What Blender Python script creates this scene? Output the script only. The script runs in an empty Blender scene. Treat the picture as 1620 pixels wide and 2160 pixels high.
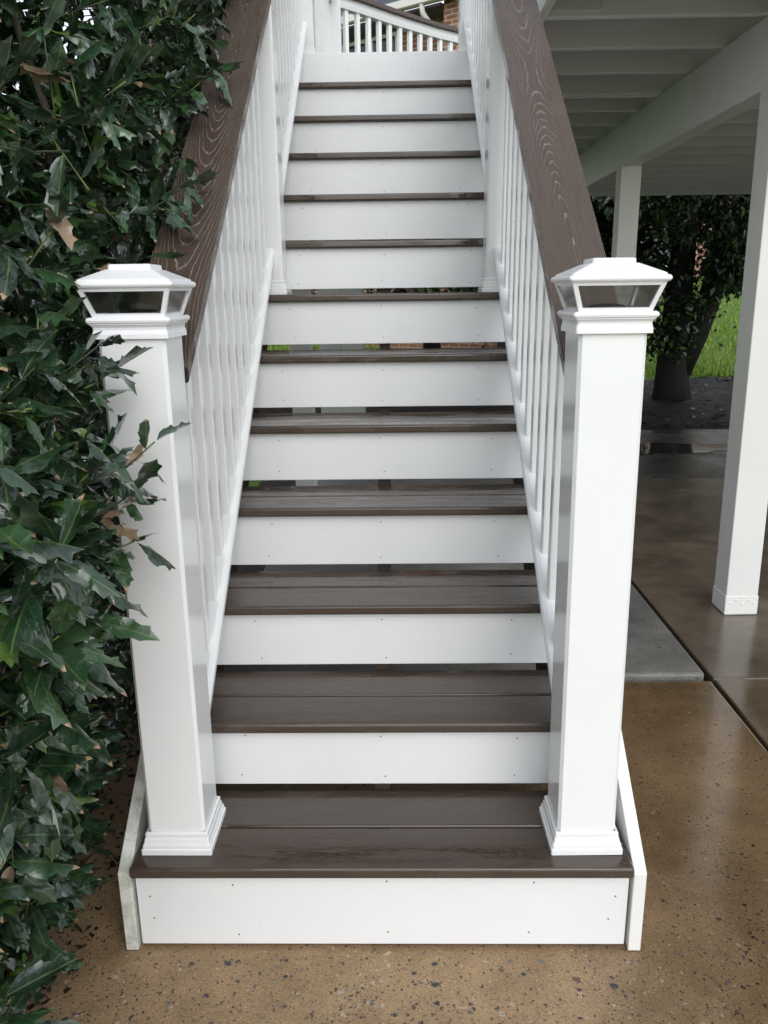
import bpy, bmesh, math, random
import numpy as np
from mathutils import Vector, Matrix

random.seed(7)
rng = np.random.default_rng(11)
scene = bpy.context.scene
COL = scene.collection
rad = math.radians

# ------------------------------------------------------------------ camera
cam_d = bpy.data.cameras.new('camera')
cam = bpy.data.objects.new('camera', cam_d)
COL.objects.link(cam)
CAM = Vector((0.04089, -1.43011, 1.41539))
yaw, pit, rol = -0.01693, 0.27077, -0.01241
fwd = Vector((math.sin(yaw) * math.cos(pit), math.cos(yaw) * math.cos(pit), -math.sin(pit)))
rgt0 = Vector((math.cos(yaw), -math.sin(yaw), 0))
up0 = rgt0.cross(fwd)
rgt = math.cos(rol) * rgt0 + math.sin(rol) * up0
upv = -math.sin(rol) * rgt0 + math.cos(rol) * up0
m3 = Matrix((rgt, upv, -fwd)).transposed()
cam.matrix_world = Matrix.Translation(CAM) @ m3.to_4x4()
cam_d.sensor_fit = 'HORIZONTAL'
cam_d.sensor_width = 36.0
cam_d.lens = 36.0 * 1675.47 / 1620.0
cam_d.clip_start = 0.05
cam_d.clip_end = 1000
scene.camera = cam

# ------------------------------------------------------------------ sky, sun, exposure
SUN_EL, SUN_AZ = rad(42), rad(163)      # azimuth clockwise from +Y: behind the camera, a little right
world = bpy.data.worlds.new('World')
scene.world = world
world.use_nodes = True
wn = world.node_tree.nodes
wl = world.node_tree.links
wn.clear()
sky = wn.new('ShaderNodeTexSky')
sky.sky_type = 'NISHITA'
sky.sun_disc = False
sky.sun_elevation = SUN_EL
sky.sun_rotation = SUN_AZ
sky.air_density = 1.0
sky.dust_density = 1.0
sky.ozone_density = 1.0
hs = wn.new('ShaderNodeHueSaturation')
hs.inputs['Saturation'].default_value = 0.30
hs.inputs['Value'].default_value = 1.0
bg = wn.new('ShaderNodeBackground')
bg.inputs['Strength'].default_value = 0.15
wo = wn.new('ShaderNodeOutputWorld')
wl.new(sky.outputs[0], hs.inputs['Color'])
wl.new(hs.outputs[0], bg.inputs[0])
wl.new(bg.outputs[0], wo.inputs[0])

sun_d = bpy.data.lights.new('sun', 'SUN')
sun_d.energy = 0.55
sun_d.angle = rad(50)
sun_d.color = (1.0, 0.99, 0.975)
sun = bpy.data.objects.new('sun', sun_d)
COL.objects.link(sun)
sdir = Vector((math.sin(SUN_AZ) * math.cos(SUN_EL), math.cos(SUN_AZ) * math.cos(SUN_EL), math.sin(SUN_EL)))
sun.rotation_euler = sdir.to_track_quat('Z', 'Y').to_euler()

scene.view_settings.view_transform = 'Standard'
scene.view_settings.look = 'None'
scene.view_settings.gamma = 1.0
scene.view_settings.use_curve_mapping = False
scene.view_settings.exposure = 0.8

# ------------------------------------------------------------------ material helpers
class NT:
    def __init__(s, name):
        s.mat = bpy.data.materials.new(name)
        s.mat.use_nodes = True
        s.t = s.mat.node_tree
        s.t.nodes.clear()
        s.out = s.t.nodes.new('ShaderNodeOutputMaterial')
        s.bsdf = s.t.nodes.new('ShaderNodeBsdfPrincipled')
        s.t.links.new(s.bsdf.outputs[0], s.out.inputs[0])
    def n(s, typ, ins=None, **kw):
        nd = s.t.nodes.new(typ)
        for k, v in kw.items():
            setattr(nd, k, v)
        for k, v in (ins or {}).items():
            s.set(nd, k, v)
        return nd
    def set(s, nd, k, v):
        sock = nd.inputs[k]
        if hasattr(v, 'links') or isinstance(v, bpy.types.NodeSocket):
            s.t.links.new(v, sock)
        elif hasattr(v, 'outputs'):
            s.t.links.new(v.outputs[0], sock)
        else:
            sock.default_value = v
    def math(s, op, a, b=0.0, clamp=False):
        nd = s.n('ShaderNodeMath', {0: a, 1: b}, operation=op)
        nd.use_clamp = clamp
        return nd.outputs[0]
    def ramp(s, fac, stops, interp='LINEAR'):
        nd = s.n('ShaderNodeValToRGB', {0: fac})
        cr = nd.color_ramp
        cr.interpolation = interp
        while len(cr.elements) < len(stops):
            cr.elements.new(0.5)
        for e, (p, c) in zip(cr.elements, stops):
            e.position = p
            e.color = c if len(c) == 4 else (*c, 1)
        return nd.outputs[0]
    def mix(s, fac, a, b):
        nd = s.n('ShaderNodeMix', data_type='RGBA')
        def c(v):
            return (*v, 1) if isinstance(v, tuple) and len(v) == 3 else v
        s.set(nd, 0, fac)
        s.set(nd, 6, c(a))
        s.set(nd, 7, c(b))
        return nd.outputs[2]
    def noise(s, vec, scale, detail=4.0, rough=0.55, dist=0.0):
        return s.n('ShaderNodeTexNoise', {'Vector': vec, 'Scale': scale, 'Detail': detail, 'Roughness': rough, 'Distortion': dist}).outputs[0]
    def coords(s, scale=(1, 1, 1), rnd=True):
        tc = s.n('ShaderNodeTexCoord')
        mp = s.n('ShaderNodeMapping', {'Vector': tc.outputs['Object'], 'Scale': scale})
        if rnd:
            oi = s.n('ShaderNodeObjectInfo')
            off = s.n('ShaderNodeVectorMath', {0: oi.outputs['Random'], 1: (37.0, 53.0, 19.0)}, operation='MULTIPLY')
            ad = s.n('ShaderNodeVectorMath', {0: mp.outputs[0], 1: off.outputs[0]}, operation='ADD')
            return ad.outputs[0]
        return mp.outputs[0]
    def bump(s, h, strength, dist=0.002):
        b = s.n('ShaderNodeBump', {'Height': h, 'Strength': strength, 'Distance': dist})
        s.set(s.bsdf, 'Normal', b.outputs[0])
    def fin(s, color=None, rough=None, spec=None, metal=None):
        if color is not None:
            s.set(s.bsdf, 'Base Color', (*color, 1) if isinstance(color, tuple) and len(color) == 3 else color)
        if rough is not None: s.set(s.bsdf, 'Roughness', rough)
        if spec is not None: s.set(s.bsdf, 'Specular IOR Level', spec)
        if metal is not None: s.set(s.bsdf, 'Metallic', metal)
        return s.mat

M = {}

def white_mat(name, col, rough, dirt=0.12, bump=0.05, dirtcol=(0.45, 0.45, 0.42)):
    k = NT(name)
    c = k.coords()
    f = k.ramp(k.noise(c, 3.0, 5, 0.6), [(0.45, (0, 0, 0)), (0.8, (1, 1, 1))])
    f2 = k.ramp(k.noise(c, 55.0, 3, 0.6), [(0.64, (0, 0, 0)), (0.75, (1, 1, 1))])
    ff = k.math('MULTIPLY', f, dirt)
    ff = k.math('ADD', ff, k.math('MULTIPLY', f2, dirt * 0.5))
    base = k.mix(ff, col, dirtcol)
    r = k.math('ADD', k.math('MULTIPLY', k.noise(c, 9.0, 3), 0.18), rough - 0.06)
    k.bump(k.noise(c, 18.0, 4), bump, 0.003)
    return k.fin(base, r, 0.5)

M['vinyl'] = white_mat('white_vinyl', (0.80, 0.81, 0.80), 0.14, 0.07, 0.008)
M['riser'] = white_mat('white_riser_board', (0.77, 0.78, 0.78), 0.36, 0.14, 0.03)
M['lantern_white'] = white_mat('lantern_plastic', (0.82, 0.82, 0.83), 0.22, 0.05, 0.02)
M['deck_paint'] = white_mat('painted_wood', (0.80, 0.81, 0.80), 0.5, 0.2, 0.25, (0.36, 0.35, 0.31))
M['post_paint'] = white_mat('painted_post', (0.74, 0.74, 0.71), 0.33, 0.16, 0.2)
M['trim_far'] = white_mat('house_trim', (0.75, 0.74, 0.68), 0.5, 0.1, 0.05)

def stringer_mat():
    k = NT('stringer_weathered_white')
    c = k.coords(rnd=False)
    geo = k.n('ShaderNodeNewGeometry')
    f = k.ramp(k.noise(c, 26.0, 6, 0.7, 0.6), [(0.36, (0, 0, 0)), (0.66, (1, 1, 1))])
    base = k.mix(k.math('MULTIPLY', f, 0.75), (0.74, 0.74, 0.70), (0.30, 0.32, 0.24))
    k.bump(k.noise(c, 60, 4), 0.25, 0.002)
    return k.fin(base, 0.5, 0.4)
M['stringer_old'] = stringer_mat()
M['stringer'] = white_mat('stringer_white', (0.78, 0.78, 0.75), 0.3, 0.18, 0.05, (0.5, 0.47, 0.36))

def tread_mat():
    k = NT('wet_brown_composite_tread')
    c = k.coords((1.3, 70, 70))
    g = k.noise(c, 2.6, 4, 0.6, 0.3)
    base = k.mix(k.ramp(g, [(0.2, (0, 0, 0)), (0.8, (1, 1, 1))]), (0.056, 0.040, 0.030), (0.075, 0.055, 0.042))
    c2 = k.coords((0.5, 3.6, 1))
    w = k.noise(c2, 7.0, 4, 0.6, 0.5)
    wet = k.ramp(w, [(0.46, (0, 0, 0)), (0.54, (1, 1, 1))])
    base = k.mix(k.math('MULTIPLY', wet, 0.25), base, (0.034, 0.026, 0.021))
    r = k.math('SUBTRACT', 0.30, k.math('MULTIPLY', wet, 0.24))
    drops = k.ramp(k.noise(k.coords((1, 3, 1)), 60.0, 3, 0.5), [(0.55, (0, 0, 0)), (0.62, (1, 1, 1))])
    h = k.math('ADD', k.math('MULTIPLY', k.math('MULTIPLY', g, k.math('SUBTRACT', 1.0, wet)), 0.5), k.math('MULTIPLY', k.math('MULTIPLY', drops, wet), 0.3))
    k.bump(h, 0.2, 0.002)
    return k.fin(base, r, 0.55)
M['tread'] = tread_mat()

def handrail_mat():
    k = NT('embossed_wet_brown_handrail')
    tc = k.n('ShaderNodeTexCoord')
    sx = k.n('ShaderNodeSeparateXYZ', {0: tc.outputs['Object']})
    oi = k.n('ShaderNodeObjectInfo')
    yy = k.n('ShaderNodeCombineXYZ', {0: k.math('MULTIPLY', oi.outputs['Random'], 41.0), 1: k.math('MULTIPLY', sx.outputs[1], 0.6), 2: 0.3})
    hh = k.math('MULTIPLY', k.math('SUBTRACT', k.noise(yy, 1.0, 1.0, 0.4), 0.42), 0.28)
    y2 = k.n('ShaderNodeCombineXYZ', {0: 3.0, 1: k.math('MULTIPLY', sx.outputs[1], 0.9), 2: k.math('MULTIPLY', oi.outputs['Random'], 23.0)})
    xo = k.math('ADD', sx.outputs[0], k.math('MULTIPLY', k.math('SUBTRACT', k.noise(y2, 1.0, 1.0), 0.5), 0.07))
    rr_ = k.math('SQRT', k.math('ADD', k.math('MULTIPLY', xo, xo), k.math('MULTIPLY', hh, hh)))
    wob = k.noise(k.coords((30, 16, 30)), 1.6, 3, 0.6)
    v = k.math('ADD', k.math('DIVIDE', rr_, 0.0047), k.math('MULTIPLY', wob, 0.9))
    fr = k.math('PINGPONG', v, 0.5)
    line = k.ramp(fr, [(0.0, (1, 1, 1)), (0.05, (0.8, 0.8, 0.8)), (0.11, (0, 0, 0))])
    brk = k.ramp(k.noise(k.coords((60, 9, 60)), 1.5, 3, 0.6), [(0.3, (0, 0, 0)), (0.5, (1, 1, 1))])
    line = k.math('MULTIPLY', line, brk)
    g = k.noise(k.coords((60, 2.5, 60)), 2.0, 4, 0.6)
    base = k.mix(g, (0.050, 0.034, 0.025), (0.098, 0.070, 0.053))
    base = k.mix(k.math('MULTIPLY', line, 0.42), base, (0.36, 0.335, 0.31))  # pale colour on the grain lines paints wet reflection off the embossed ridges
    wetn = k.ramp(k.noise(k.coords((3, 1.2, 3)), 4.0, 4, 0.6), [(0.42, (0, 0, 0)), (0.6, (1, 1, 1))])
    r = k.math('SUBTRACT', 0.38, k.math('MULTIPLY', wetn, 0.2))
    h = k.math('ADD', k.math('MULTIPLY', line, 0.8), k.math('MULTIPLY', g, 0.25))
    k.bump(h, 0.6, 0.0025)
    return k.fin(base, r, 0.45)
M['handrail'] = handrail_mat()
k = NT('board_end_grain'); M['endgrain'] = k.fin((0.018, 0.016, 0.015), 0.5, 0.3)
k = NT('nail_steel'); M['nail'] = k.fin((0.05, 0.05, 0.055), 0.5, 0.5)
k = NT('rubber_seal'); M['dark'] = k.fin((0.02, 0.02, 0.02), 0.6, 0.3)

def treated_mat():
    k = NT('treated_timber')
    c = k.coords((3, 30, 30))
    base = k.mix(k.noise(c, 2, 4), (0.035, 0.028, 0.02), (0.075, 0.06, 0.045))
    return k.fin(base, 0.7, 0.3)
M['timber'] = treated_mat()

def glass_mat():
    k = NT('lantern_glass')
    k.set(k.bsdf, 'Transmission Weight', 1.0)
    c = k.coords()
    k.set(k.bsdf, 'IOR', 1.5)
    k.bump(k.noise(c, 30, 2), 0.03, 0.001)
    sp = k.ramp(k.noise(c, 40, 4, 0.7), [(0.55, (0, 0, 0)), (0.8, (1, 1, 1))])
    k.set(k.bsdf, 'Roughness', k.math('ADD', 0.09, k.math('MULTIPLY', sp, 0.2)))
    return k.fin((0.72, 0.74, 0.72), None, 0.5)
M['glass'] = glass_mat()

def window_mat():
    k = NT('dark_window_glass')
    return k.fin((0.03, 0.04, 0.05), 0.06, 0.6)
M['window'] = window_mat()

def concrete_mat(name, c_lo, c_hi, chips, rough_lo, rough_hi, seed=0.0, stain=0.45, side_wet=False):
    k = NT(name)
    tc = k.n('ShaderNodeTexCoord')
    mp = k.n('ShaderNodeMapping', {'Vector': tc.outputs['Object'], 'Location': (seed, seed * 1.7, 0)})
    c = mp.outputs[0]
    sxy = k.n('ShaderNodeSeparateXYZ', {0: tc.outputs['Object']})
    big = k.noise(c, 1.1, 5, 0.6, 0.3)
    fine = k.noise(c, 170.0, 3, 0.75)
    sand = k.noise(c, 420.0, 2, 0.6)
    mid = k.noise(c, 7.0, 6, 0.7)
    t = k.math('ADD', k.math('MULTIPLY', big, 0.40), k.math('MULTIPLY', fine, 0.32))
    t = k.math('ADD', t, k.math('MULTIPLY', mid, 0.28))
    base = k.mix(k.ramp(t, [(0.40, (0, 0, 0)), (0.60, (1, 1, 1))]), c_lo, c_hi)
    # soaked areas: darker and smoother
    wn_ = k.noise(c, 1.5, 6, 0.62, 0.5)
    if side_wet:
        sd = k.math('ADD', k.math('MULTIPLY', k.math('ADD', sxy.outputs[0], k.math('MULTIPLY', sxy.outputs[1], 0.35)), 0.55), -0.26)
        sd = k.math('MINIMUM', k.math('MAXIMUM', sd, -0.12), 0.34)
        wn_ = k.math('ADD', wn_, sd)
    wetn = k.ramp(wn_, [(0.40, (0, 0, 0)), (0.68, (1, 1, 1))])
    h = k.math('ADD', k.math('MULTIPLY', fine, 0.6), k.math('MULTIPLY', sand, 0.3))
    if chips > 0:
        pit = k.ramp(k.noise(c, 260.0, 3, 0.7), [(0.30, (1, 1, 1)), (0.42, (0, 0, 0))])
        base = k.mix(k.math('MULTIPLY', pit, 0.8 * chips), base, (0.05, 0.032, 0.018))
        wear = k.math('SUBTRACT', k.math('MULTIPLY', k.noise(c, 1.6, 3), 1.6), k.math('MULTIPLY', k.math('MAXIMUM', k.math('ADD', sxy.outputs[1], 0.15), 0.0), 1.1))
        wear = k.math('MINIMUM', k.math('MAXIMUM', wear, 0.15), 1.0)
        for sc, thr, dk in ((56.0, 0.93, 1.0), (90.0, 0.82, 1.0), (170.0, 0.76, 1.0), (330.0, 0.74, 0.9)):
            wv = k.n('ShaderNodeTexNoise', {'Vector': c, 'Scale': sc * 2.2, 'Detail': 3.0}).outputs[1]
            warp = k.n('ShaderNodeVectorMath', {0: c, 1: k.n('ShaderNodeVectorMath', {0: wv, 1: (1.1 / sc, 1.1 / sc, 0)}, operation='MULTIPLY').outputs[0]}, operation='ADD').outputs[0]
            va = k.n('ShaderNodeTexVoronoi', {'Vector': warp, 'Scale': sc}, feature='F1')
            ve = k.n('ShaderNodeTexVoronoi', {'Vector': warp, 'Scale': sc}, feature='DISTANCE_TO_EDGE')
            cs = k.n('ShaderNodeSeparateColor', {0: va.outputs['Color']})
            sel = k.math('GREATER_THAN', k.math('MULTIPLY', cs.outputs[0], k.math('ADD', 0.82, k.math('MULTIPLY', wear, 0.18))), thr)
            size = k.math('ADD', 0.06, k.math('MULTIPLY', cs.outputs[1], 0.25))
            inn = k.math('MULTIPLY', k.math('SUBTRACT', ve.outputs[0], size), 25.0, True)
            f = k.math('MULTIPLY', k.math('MULTIPLY', sel, inn), dk * chips)
            colr = k.ramp(cs.outputs[2], [(0.0, (0.03, 0.03, 0.034)), (0.35, (0.07, 0.065, 0.06)), (0.6, (0.12, 0.12, 0.12)), (0.8, (0.11, 0.06, 0.04)), (0.9, (0.42, 0.34, 0.24))], 'CONSTANT')
            base = k.mix(f, base, colr)
            h = k.math('ADD', h, k.math('MULTIPLY', f, 0.3))
    dk_ = k.n('ShaderNodeMix', data_type='RGBA', blend_type='MULTIPLY')
    k.set(dk_, 0, k.math('MULTIPLY', wetn, 1.0)); k.set(dk_, 6, base); k.set(dk_, 7, (stain, stain * 0.97, stain * 0.95, 1))
    base = dk_.outputs[2]
    k.set(k.bsdf, 'Roughness', k.math('ADD', rough_lo, k.math('MULTIPLY', k.math('SUBTRACT', 1.0, wetn), rough_hi - rough_lo)))
    h = k.math('MULTIPLY', h, k.math('SUBTRACT', 1.0, k.math('MULTIPLY', wetn, 0.85)))
    k.bump(h, 0.4, 0.003)
    return k.fin(base, None, 0.5)
M['conc_front'] = concrete_mat('wet_aggregate_concrete', (0.185, 0.116, 0.056), (0.41, 0.28, 0.15), 0.95, 0.07, 0.6, 0.0, 0.52, True)
M['conc_side'] = concrete_mat('wet_brown_concrete', (0.10, 0.071, 0.044), (0.20, 0.145, 0.09), 0.3, 0.03, 0.26, 3.1, 0.55)
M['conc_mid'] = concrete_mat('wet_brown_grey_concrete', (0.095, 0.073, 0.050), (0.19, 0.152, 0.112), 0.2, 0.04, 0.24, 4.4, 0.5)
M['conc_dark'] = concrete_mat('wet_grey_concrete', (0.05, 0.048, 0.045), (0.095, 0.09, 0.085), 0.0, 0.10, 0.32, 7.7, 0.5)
M['conc_pad'] = concrete_mat('grey_concrete_pad', (0.085, 0.083, 0.078), (0.23, 0.225, 0.205), 0.8, 0.4, 0.65, 5.2, 0.75)

k = NT('puddle_water')
k.bump(k.noise(k.coords((1, 2.5, 1)), 9, 4), 0.12, 0.004)
M['water'] = k.fin((0.03, 0.028, 0.025), 0.03, 0.5)

def mulch_mat():
    k = NT('dark_mulch')
    c = k.coords(rnd=False)
    base = k.mix(k.noise(c, 30, 5, 0.7), (0.006, 0.005, 0.0045), (0.026, 0.020, 0.016))
    k.bump(k.noise(c, 45, 5, 0.7), 1.0, 0.02)
    return k.fin(base, 0.6, 0.35)
M['mulch'] = mulch_mat()
k = NT('mulch_flake'); oi = k.coords(rnd=False)
M['flake'] = k.fin(k.mix(k.ramp(k.noise(oi, 7.0, 3), [(0.45, (0, 0, 0)), (0.7, (1, 1, 1))]), (0.010, 0.008, 0.007), (0.05, 0.038, 0.03)), 0.6, 0.3)

def lawn_mat():
    k = NT('lawn_turf')
    c = k.coords(rnd=False)
    t = k.math('ADD', k.math('MULTIPLY', k.noise(c, 1.2, 4), 0.5), k.math('MULTIPLY', k.noise(c, 60, 4, 0.7), 0.5))
    base = k.mix(k.ramp(t, [(0.35, (0, 0, 0)), (0.65, (1, 1, 1))]), (0.06, 0.13, 0.02), (0.16, 0.27, 0.045))
    k.bump(k.noise(c, 80, 4, 0.8), 0.8, 0.03)
    return k.fin(base, 0.7, 0.2)
M['lawn'] = lawn_mat()
k = NT('grass_blade'); c_ = k.coords(rnd=False)
M['grass'] = k.fin(k.mix(k.noise(c_, 6, 4, 0.7), (0.12, 0.22, 0.03), (0.29, 0.43, 0.07)), 0.5, 0.3)

def bark_mat(name, a, b):
    k = NT(name)
    c = k.coords((14, 14, 3))
    n = k.noise(c, 2.5, 5, 0.65, 0.5)
    k.bump(n, 0.8, 0.02)
    return k.fin(k.mix(n, a, b), 0.75, 0.25)
M['bark'] = bark_mat('wet_dark_bark', (0.004, 0.0036, 0.0033), (0.016, 0.014, 0.0125))
M['holly_bark'] = bark_mat('holly_branch_bark', (0.03, 0.028, 0.022), (0.09, 0.08, 0.06))
k = NT('green_twig'); M['twig'] = k.fin(k.mix(k.ramp(k.noise(k.coords(), 9, 3), [(0.48, (0, 0, 0)), (0.66, (1, 1, 1))]), (0.028, 0.04, 0.014), (0.19, 0.22, 0.04)), 0.4, 0.4)

def leaf_mat():
    k = NT('glossy_holly_leaf')
    at = k.n('ShaderNodeAttribute', attribute_name='tint')
    uv = k.n('ShaderNodeAttribute', attribute_name='leafpos')
    sp = k.n('ShaderNodeSeparateXYZ', {0: uv.outputs['Vector']})
    u, v, r = sp.outputs[0], sp.outputs[1], sp.outputs[2]
    tint = at.outputs['Fac']
    base = k.ramp(tint, [(0.0, (0.009, 0.030, 0.013)), (0.45, (0.022, 0.066, 0.024)), (0.72, (0.044, 0.112, 0.030)), (0.84, (0.10, 0.19, 0.026)), (0.90, (0.10, 0.19, 0.026)), (0.905, (0.30, 0.20, 0.12)), (1.0, (0.42, 0.28, 0.17))])
    c = k.coords(rnd=False)
    base = k.mix(k.math('MULTIPLY', k.noise(c, 60, 3), 0.3), base, (0.012, 0.026, 0.018))
    au = k.math('ABSOLUTE', u)
    rib = k.math('SUBTRACT', 1.0, k.math('MULTIPLY', au, 9.0), True)
    sv = k.math('PINGPONG', k.math('SUBTRACT', k.math('MULTIPLY', v, 7.0), k.math('MULTIPLY', au, 1.4)), 0.5)
    svl = k.math('SUBTRACT', 1.0, k.math('MULTIPLY', sv, 9.0), True)
    vein = k.math('MAXIMUM', rib, k.math('MULTIPLY', svl, 0.28))
    base = k.mix(k.math('MULTIPLY', vein, 0.55), base, (0.17, 0.24, 0.06))
    # scorched tips on some leaves
    tip = k.math('MULTIPLY', k.math('GREATER_THAN', k.math('ADD', v, k.math('MULTIPLY', k.noise(c, 70, 2), 0.12)), 0.97), k.math('GREATER_THAN', r, 0.68))
    base = k.mix(tip, base, (0.42, 0.28, 0.16))
    drops = k.ramp(k.noise(c, 210, 2, 0.5), [(0.58, (0, 0, 0)), (0.68, (1, 1, 1))])
    h = k.math('ADD', k.math('MULTIPLY', k.noise(c, 45, 3), 0.7), k.math('MULTIPLY', drops, 0.35))
    h = k.math('SUBTRACT', h, k.math('MULTIPLY', vein, 0.5))
    k.bump(h, 0.55, 0.0025)
    k.set(k.bsdf, 'Coat Weight', 1.0); k.set(k.bsdf, 'Coat Roughness', 0.05)
    return k.fin(base, k.math('ADD', 0.2, k.math('MULTIPLY', k.noise(c, 25, 3), 0.3)), 0.45)
M['leaf'] = leaf_mat()

def tree_leaf_mat():
    k = NT('evergreen_tree_leaf')
    at = k.n('ShaderNodeAttribute', attribute_name='tint')
    base = k.ramp(at.outputs['Fac'], [(0.0, (0.008, 0.02, 0.010)), (0.6, (0.022, 0.05, 0.020)), (0.92, (0.055, 0.10, 0.025)), (1.0, (0.16, 0.14, 0.04))])
    return k.fin(base, 0.28, 0.5)
M['tree_leaf'] = tree_leaf_mat()

def brick_mat():
    k = NT('red_brick')
    tc = k.n('ShaderNodeTexCoord')
    sx = k.n('ShaderNodeSeparateXYZ', {0: tc.outputs['Object']})
    cx = k.n('ShaderNodeCombineXYZ', {0: k.math('ADD', sx.outputs[0], sx.outputs[1]), 1: sx.outputs[2]})
    b = k.n('ShaderNodeTexBrick', {'Vector': cx.outputs[0], 'Color1': (0.22, 0.085, 0.05, 1), 'Color2': (0.36, 0.17, 0.11, 1), 'Mortar': (0.5, 0.45, 0.38, 1), 'Scale': 1.0, 'Mortar Size': 0.009, 'Brick Width': 0.215, 'Row Height': 0.075})
    k.bump(b.outputs[1], -0.5, 0.01)
    base = k.mix(k.math('MULTIPLY', k.noise(tc.outputs['Object'], 5, 4), 0.4), b.outputs[0], (0.30, 0.13, 0.09))
    return k.fin(base, 0.8, 0.2)
M['brick'] = brick_mat()

def shingle_mat():
    k = NT('grey_shingles')
    tc = k.n('ShaderNodeTexCoord')
    sx = k.n('ShaderNodeSeparateXYZ', {0: tc.outputs['Object']})
    cx = k.n('ShaderNodeCombineXYZ', {0: sx.outputs[0], 1: sx.outputs[1]})
    b = k.n('ShaderNodeTexBrick', {'Vector': cx.outputs[0], 'Color1': (0.07, 0.08, 0.095, 1), 'Color2': (0.14, 0.15, 0.17, 1), 'Mortar': (0.03, 0.03, 0.035, 1), 'Mortar Size': 0.008, 'Brick Width': 0.30, 'Row Height': 0.12, 'Scale': 1.0})
    return k.fin(b.outputs[0], 0.7, 0.3)
M['shingle'] = shingle_mat()
k = NT('soffit_dark'); M['soffit'] = k.fin((0.12, 0.12, 0.12), 0.6, 0.3)
k = NT('pier_shade_frame_grey'); M['pier_frame_grey'] = k.fin(k.mix(k.noise(k.coords((2, 2, 30)), 2, 3), (0.30, 0.32, 0.30), (0.38, 0.40, 0.37)), 0.6, 0.3)  # grey holds the white pier's under-deck shade; also colours a window frame

# ------------------------------------------------------------------ mesh helpers
def link(name, me, mat=None, parent=None, loc=None, rot=None):
    o = bpy.data.objects.new(name, me)
    COL.objects.link(o)
    if me is not None and mat is not None and not me.materials:
        me.materials.append(mat)
    if parent is not None:
        o.parent = parent
    if loc is not None:
        o.location = loc
    if rot is not None:
        o.rotation_euler = rot
    return o

def mesh(name, verts, faces, smooth=False):
    me = bpy.data.meshes.new(name)
    me.from_pydata([tuple(v) for v in verts], [], faces)
    me.update()
    if smooth:
        me.polygons.foreach_set('use_smooth', [True] * len(me.polygons))
    return me

def bm_mesh(name, bm, smooth=False):
    bmesh.ops.recalc_face_normals(bm, faces=bm.faces)
    me = bpy.data.meshes.new(name)
    bm.to_mesh(me)
    bm.free()
    if smooth:
        me.polygons.foreach_set('use_smooth', [True] * len(me.polygons))
    return me

def box_me(name, x0, x1, y0, y1, z0, z1, bev=0.0, seg=1, axis=None):
    bm = bmesh.new()
    vs = [bm.verts.new((x, y, z)) for x in (x0, x1) for y in (y0, y1) for z in (z0, z1)]
    for f in ((0, 1, 3, 2), (4, 6, 7, 5), (0, 4, 5, 1), (2, 3, 7, 6), (0, 2, 6, 4), (1, 5, 7, 3)):
        bm.faces.new([vs[i] for i in f])
    if bev:
        es = bm.edges[:]
        if axis is not None:
            es = [e for e in es if abs((e.verts[1].co - e.verts[0].co)[axis]) > 1e-6 and sum(abs(t) > 1e-6 for t in (e.verts[1].co - e.verts[0].co)) == 1]
        bmesh.ops.bevel(bm, geom=es, offset=bev, segments=seg, profile=0.5, affect='EDGES')
    return bm_mesh(name, bm)

def prism_me(name, prof, x0, x1, bev=0.0):
    """profile in (y, z), extruded along x"""
    bm = bmesh.new()
    a = [bm.verts.new((x0, y, z)) for y, z in prof]
    b = [bm.verts.new((x1, y, z)) for y, z in prof]
    n = len(prof)
    bm.faces.new(a)
    bm.faces.new(b[::-1])
    for i in range(n):
        bm.faces.new((a[i], a[(i + 1) % n], b[(i + 1) % n], b[i]))
    if bev:
        bmesh.ops.bevel(bm, geom=bm.edges[:], offset=bev, segments=1, affect='EDGES')
    return bm_mesh(name, bm)

def rings_me(name, rings, cham=0.0, cap=True):
    """loft of square rings (half_width, z); cham cuts the corners"""
    V, F = [], []
    n = 8 if cham else 4
    for hw, z in rings:
        if cham:
            q = hw - cham
            pts = [(q, -hw), (hw, -q), (hw, q), (q, hw), (-q, hw), (-hw, q), (-hw, -q), (-q, -hw)]
        else:
            pts = [(hw, -hw), (hw, hw), (-hw, hw), (-hw, -hw)]
        V += [(x, y, z) for x, y in pts]
    for r in range(len(rings) - 1):
        for i in range(n):
            F.append((r * n + i, r * n + (i + 1) % n, (r + 1) * n + (i + 1) % n, (r + 1) * n + i))
    if cap:
        F.append(tuple(range(n))[::-1])
        F.append(tuple((len(rings) - 1) * n + i for i in range(n)))
    return mesh(name, V, F)

def tube_arrays(pts, radii, sides=6):
    V, F = [], []
    pts = [Vector(p) for p in pts]
    prev = None
    for i, p in enumerate(pts):
        d = (pts[min(i + 1, len(pts) - 1)] - pts[max(i - 1, 0)]).normalized()
        a = d.orthogonal().normalized() if prev is None else (prev - d * prev.dot(d)).normalized()
        prev = a
        b = d.cross(a)
        for s in range(sides):
            t = 2 * math.pi * s / sides
            V.append(p + (a * math.cos(t) + b * math.sin(t)) * radii[i])
    for i in range(len(pts) - 1):
        for s in range(sides):
            F.append((i * sides + s, i * sides + (s + 1) % sides, (i + 1) * sides + (s + 1) % sides, (i + 1) * sides + s))
    F.append(tuple(range(sides))[::-1])
    F.append(tuple((len(pts) - 1) * sides + s for s in range(sides)))
    return V, F

def tube_me(name, pts, radii, sides=8, smooth=True):
    V, F = tube_arrays(pts, radii, sides)
    return mesh(name, V, F, smooth)

def empty(name, loc=(0, 0, 0), rz=0.0):
    o = bpy.data.objects.new(name, None)
    COL.objects.link(o)
    o.location = loc
    o.rotation_euler = (0, 0, rz)
    o.empty_display_size = 0.1
    return o

def tag(o, label, cat, group=None):
    o['label'] = label
    o['category'] = cat
    if group:
        o['group'] = group
    return o

def struct(o):
    o['kind'] = 'structure'
    return o

def stuff(o):
    o['kind'] = 'stuff'
    return o

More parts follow.
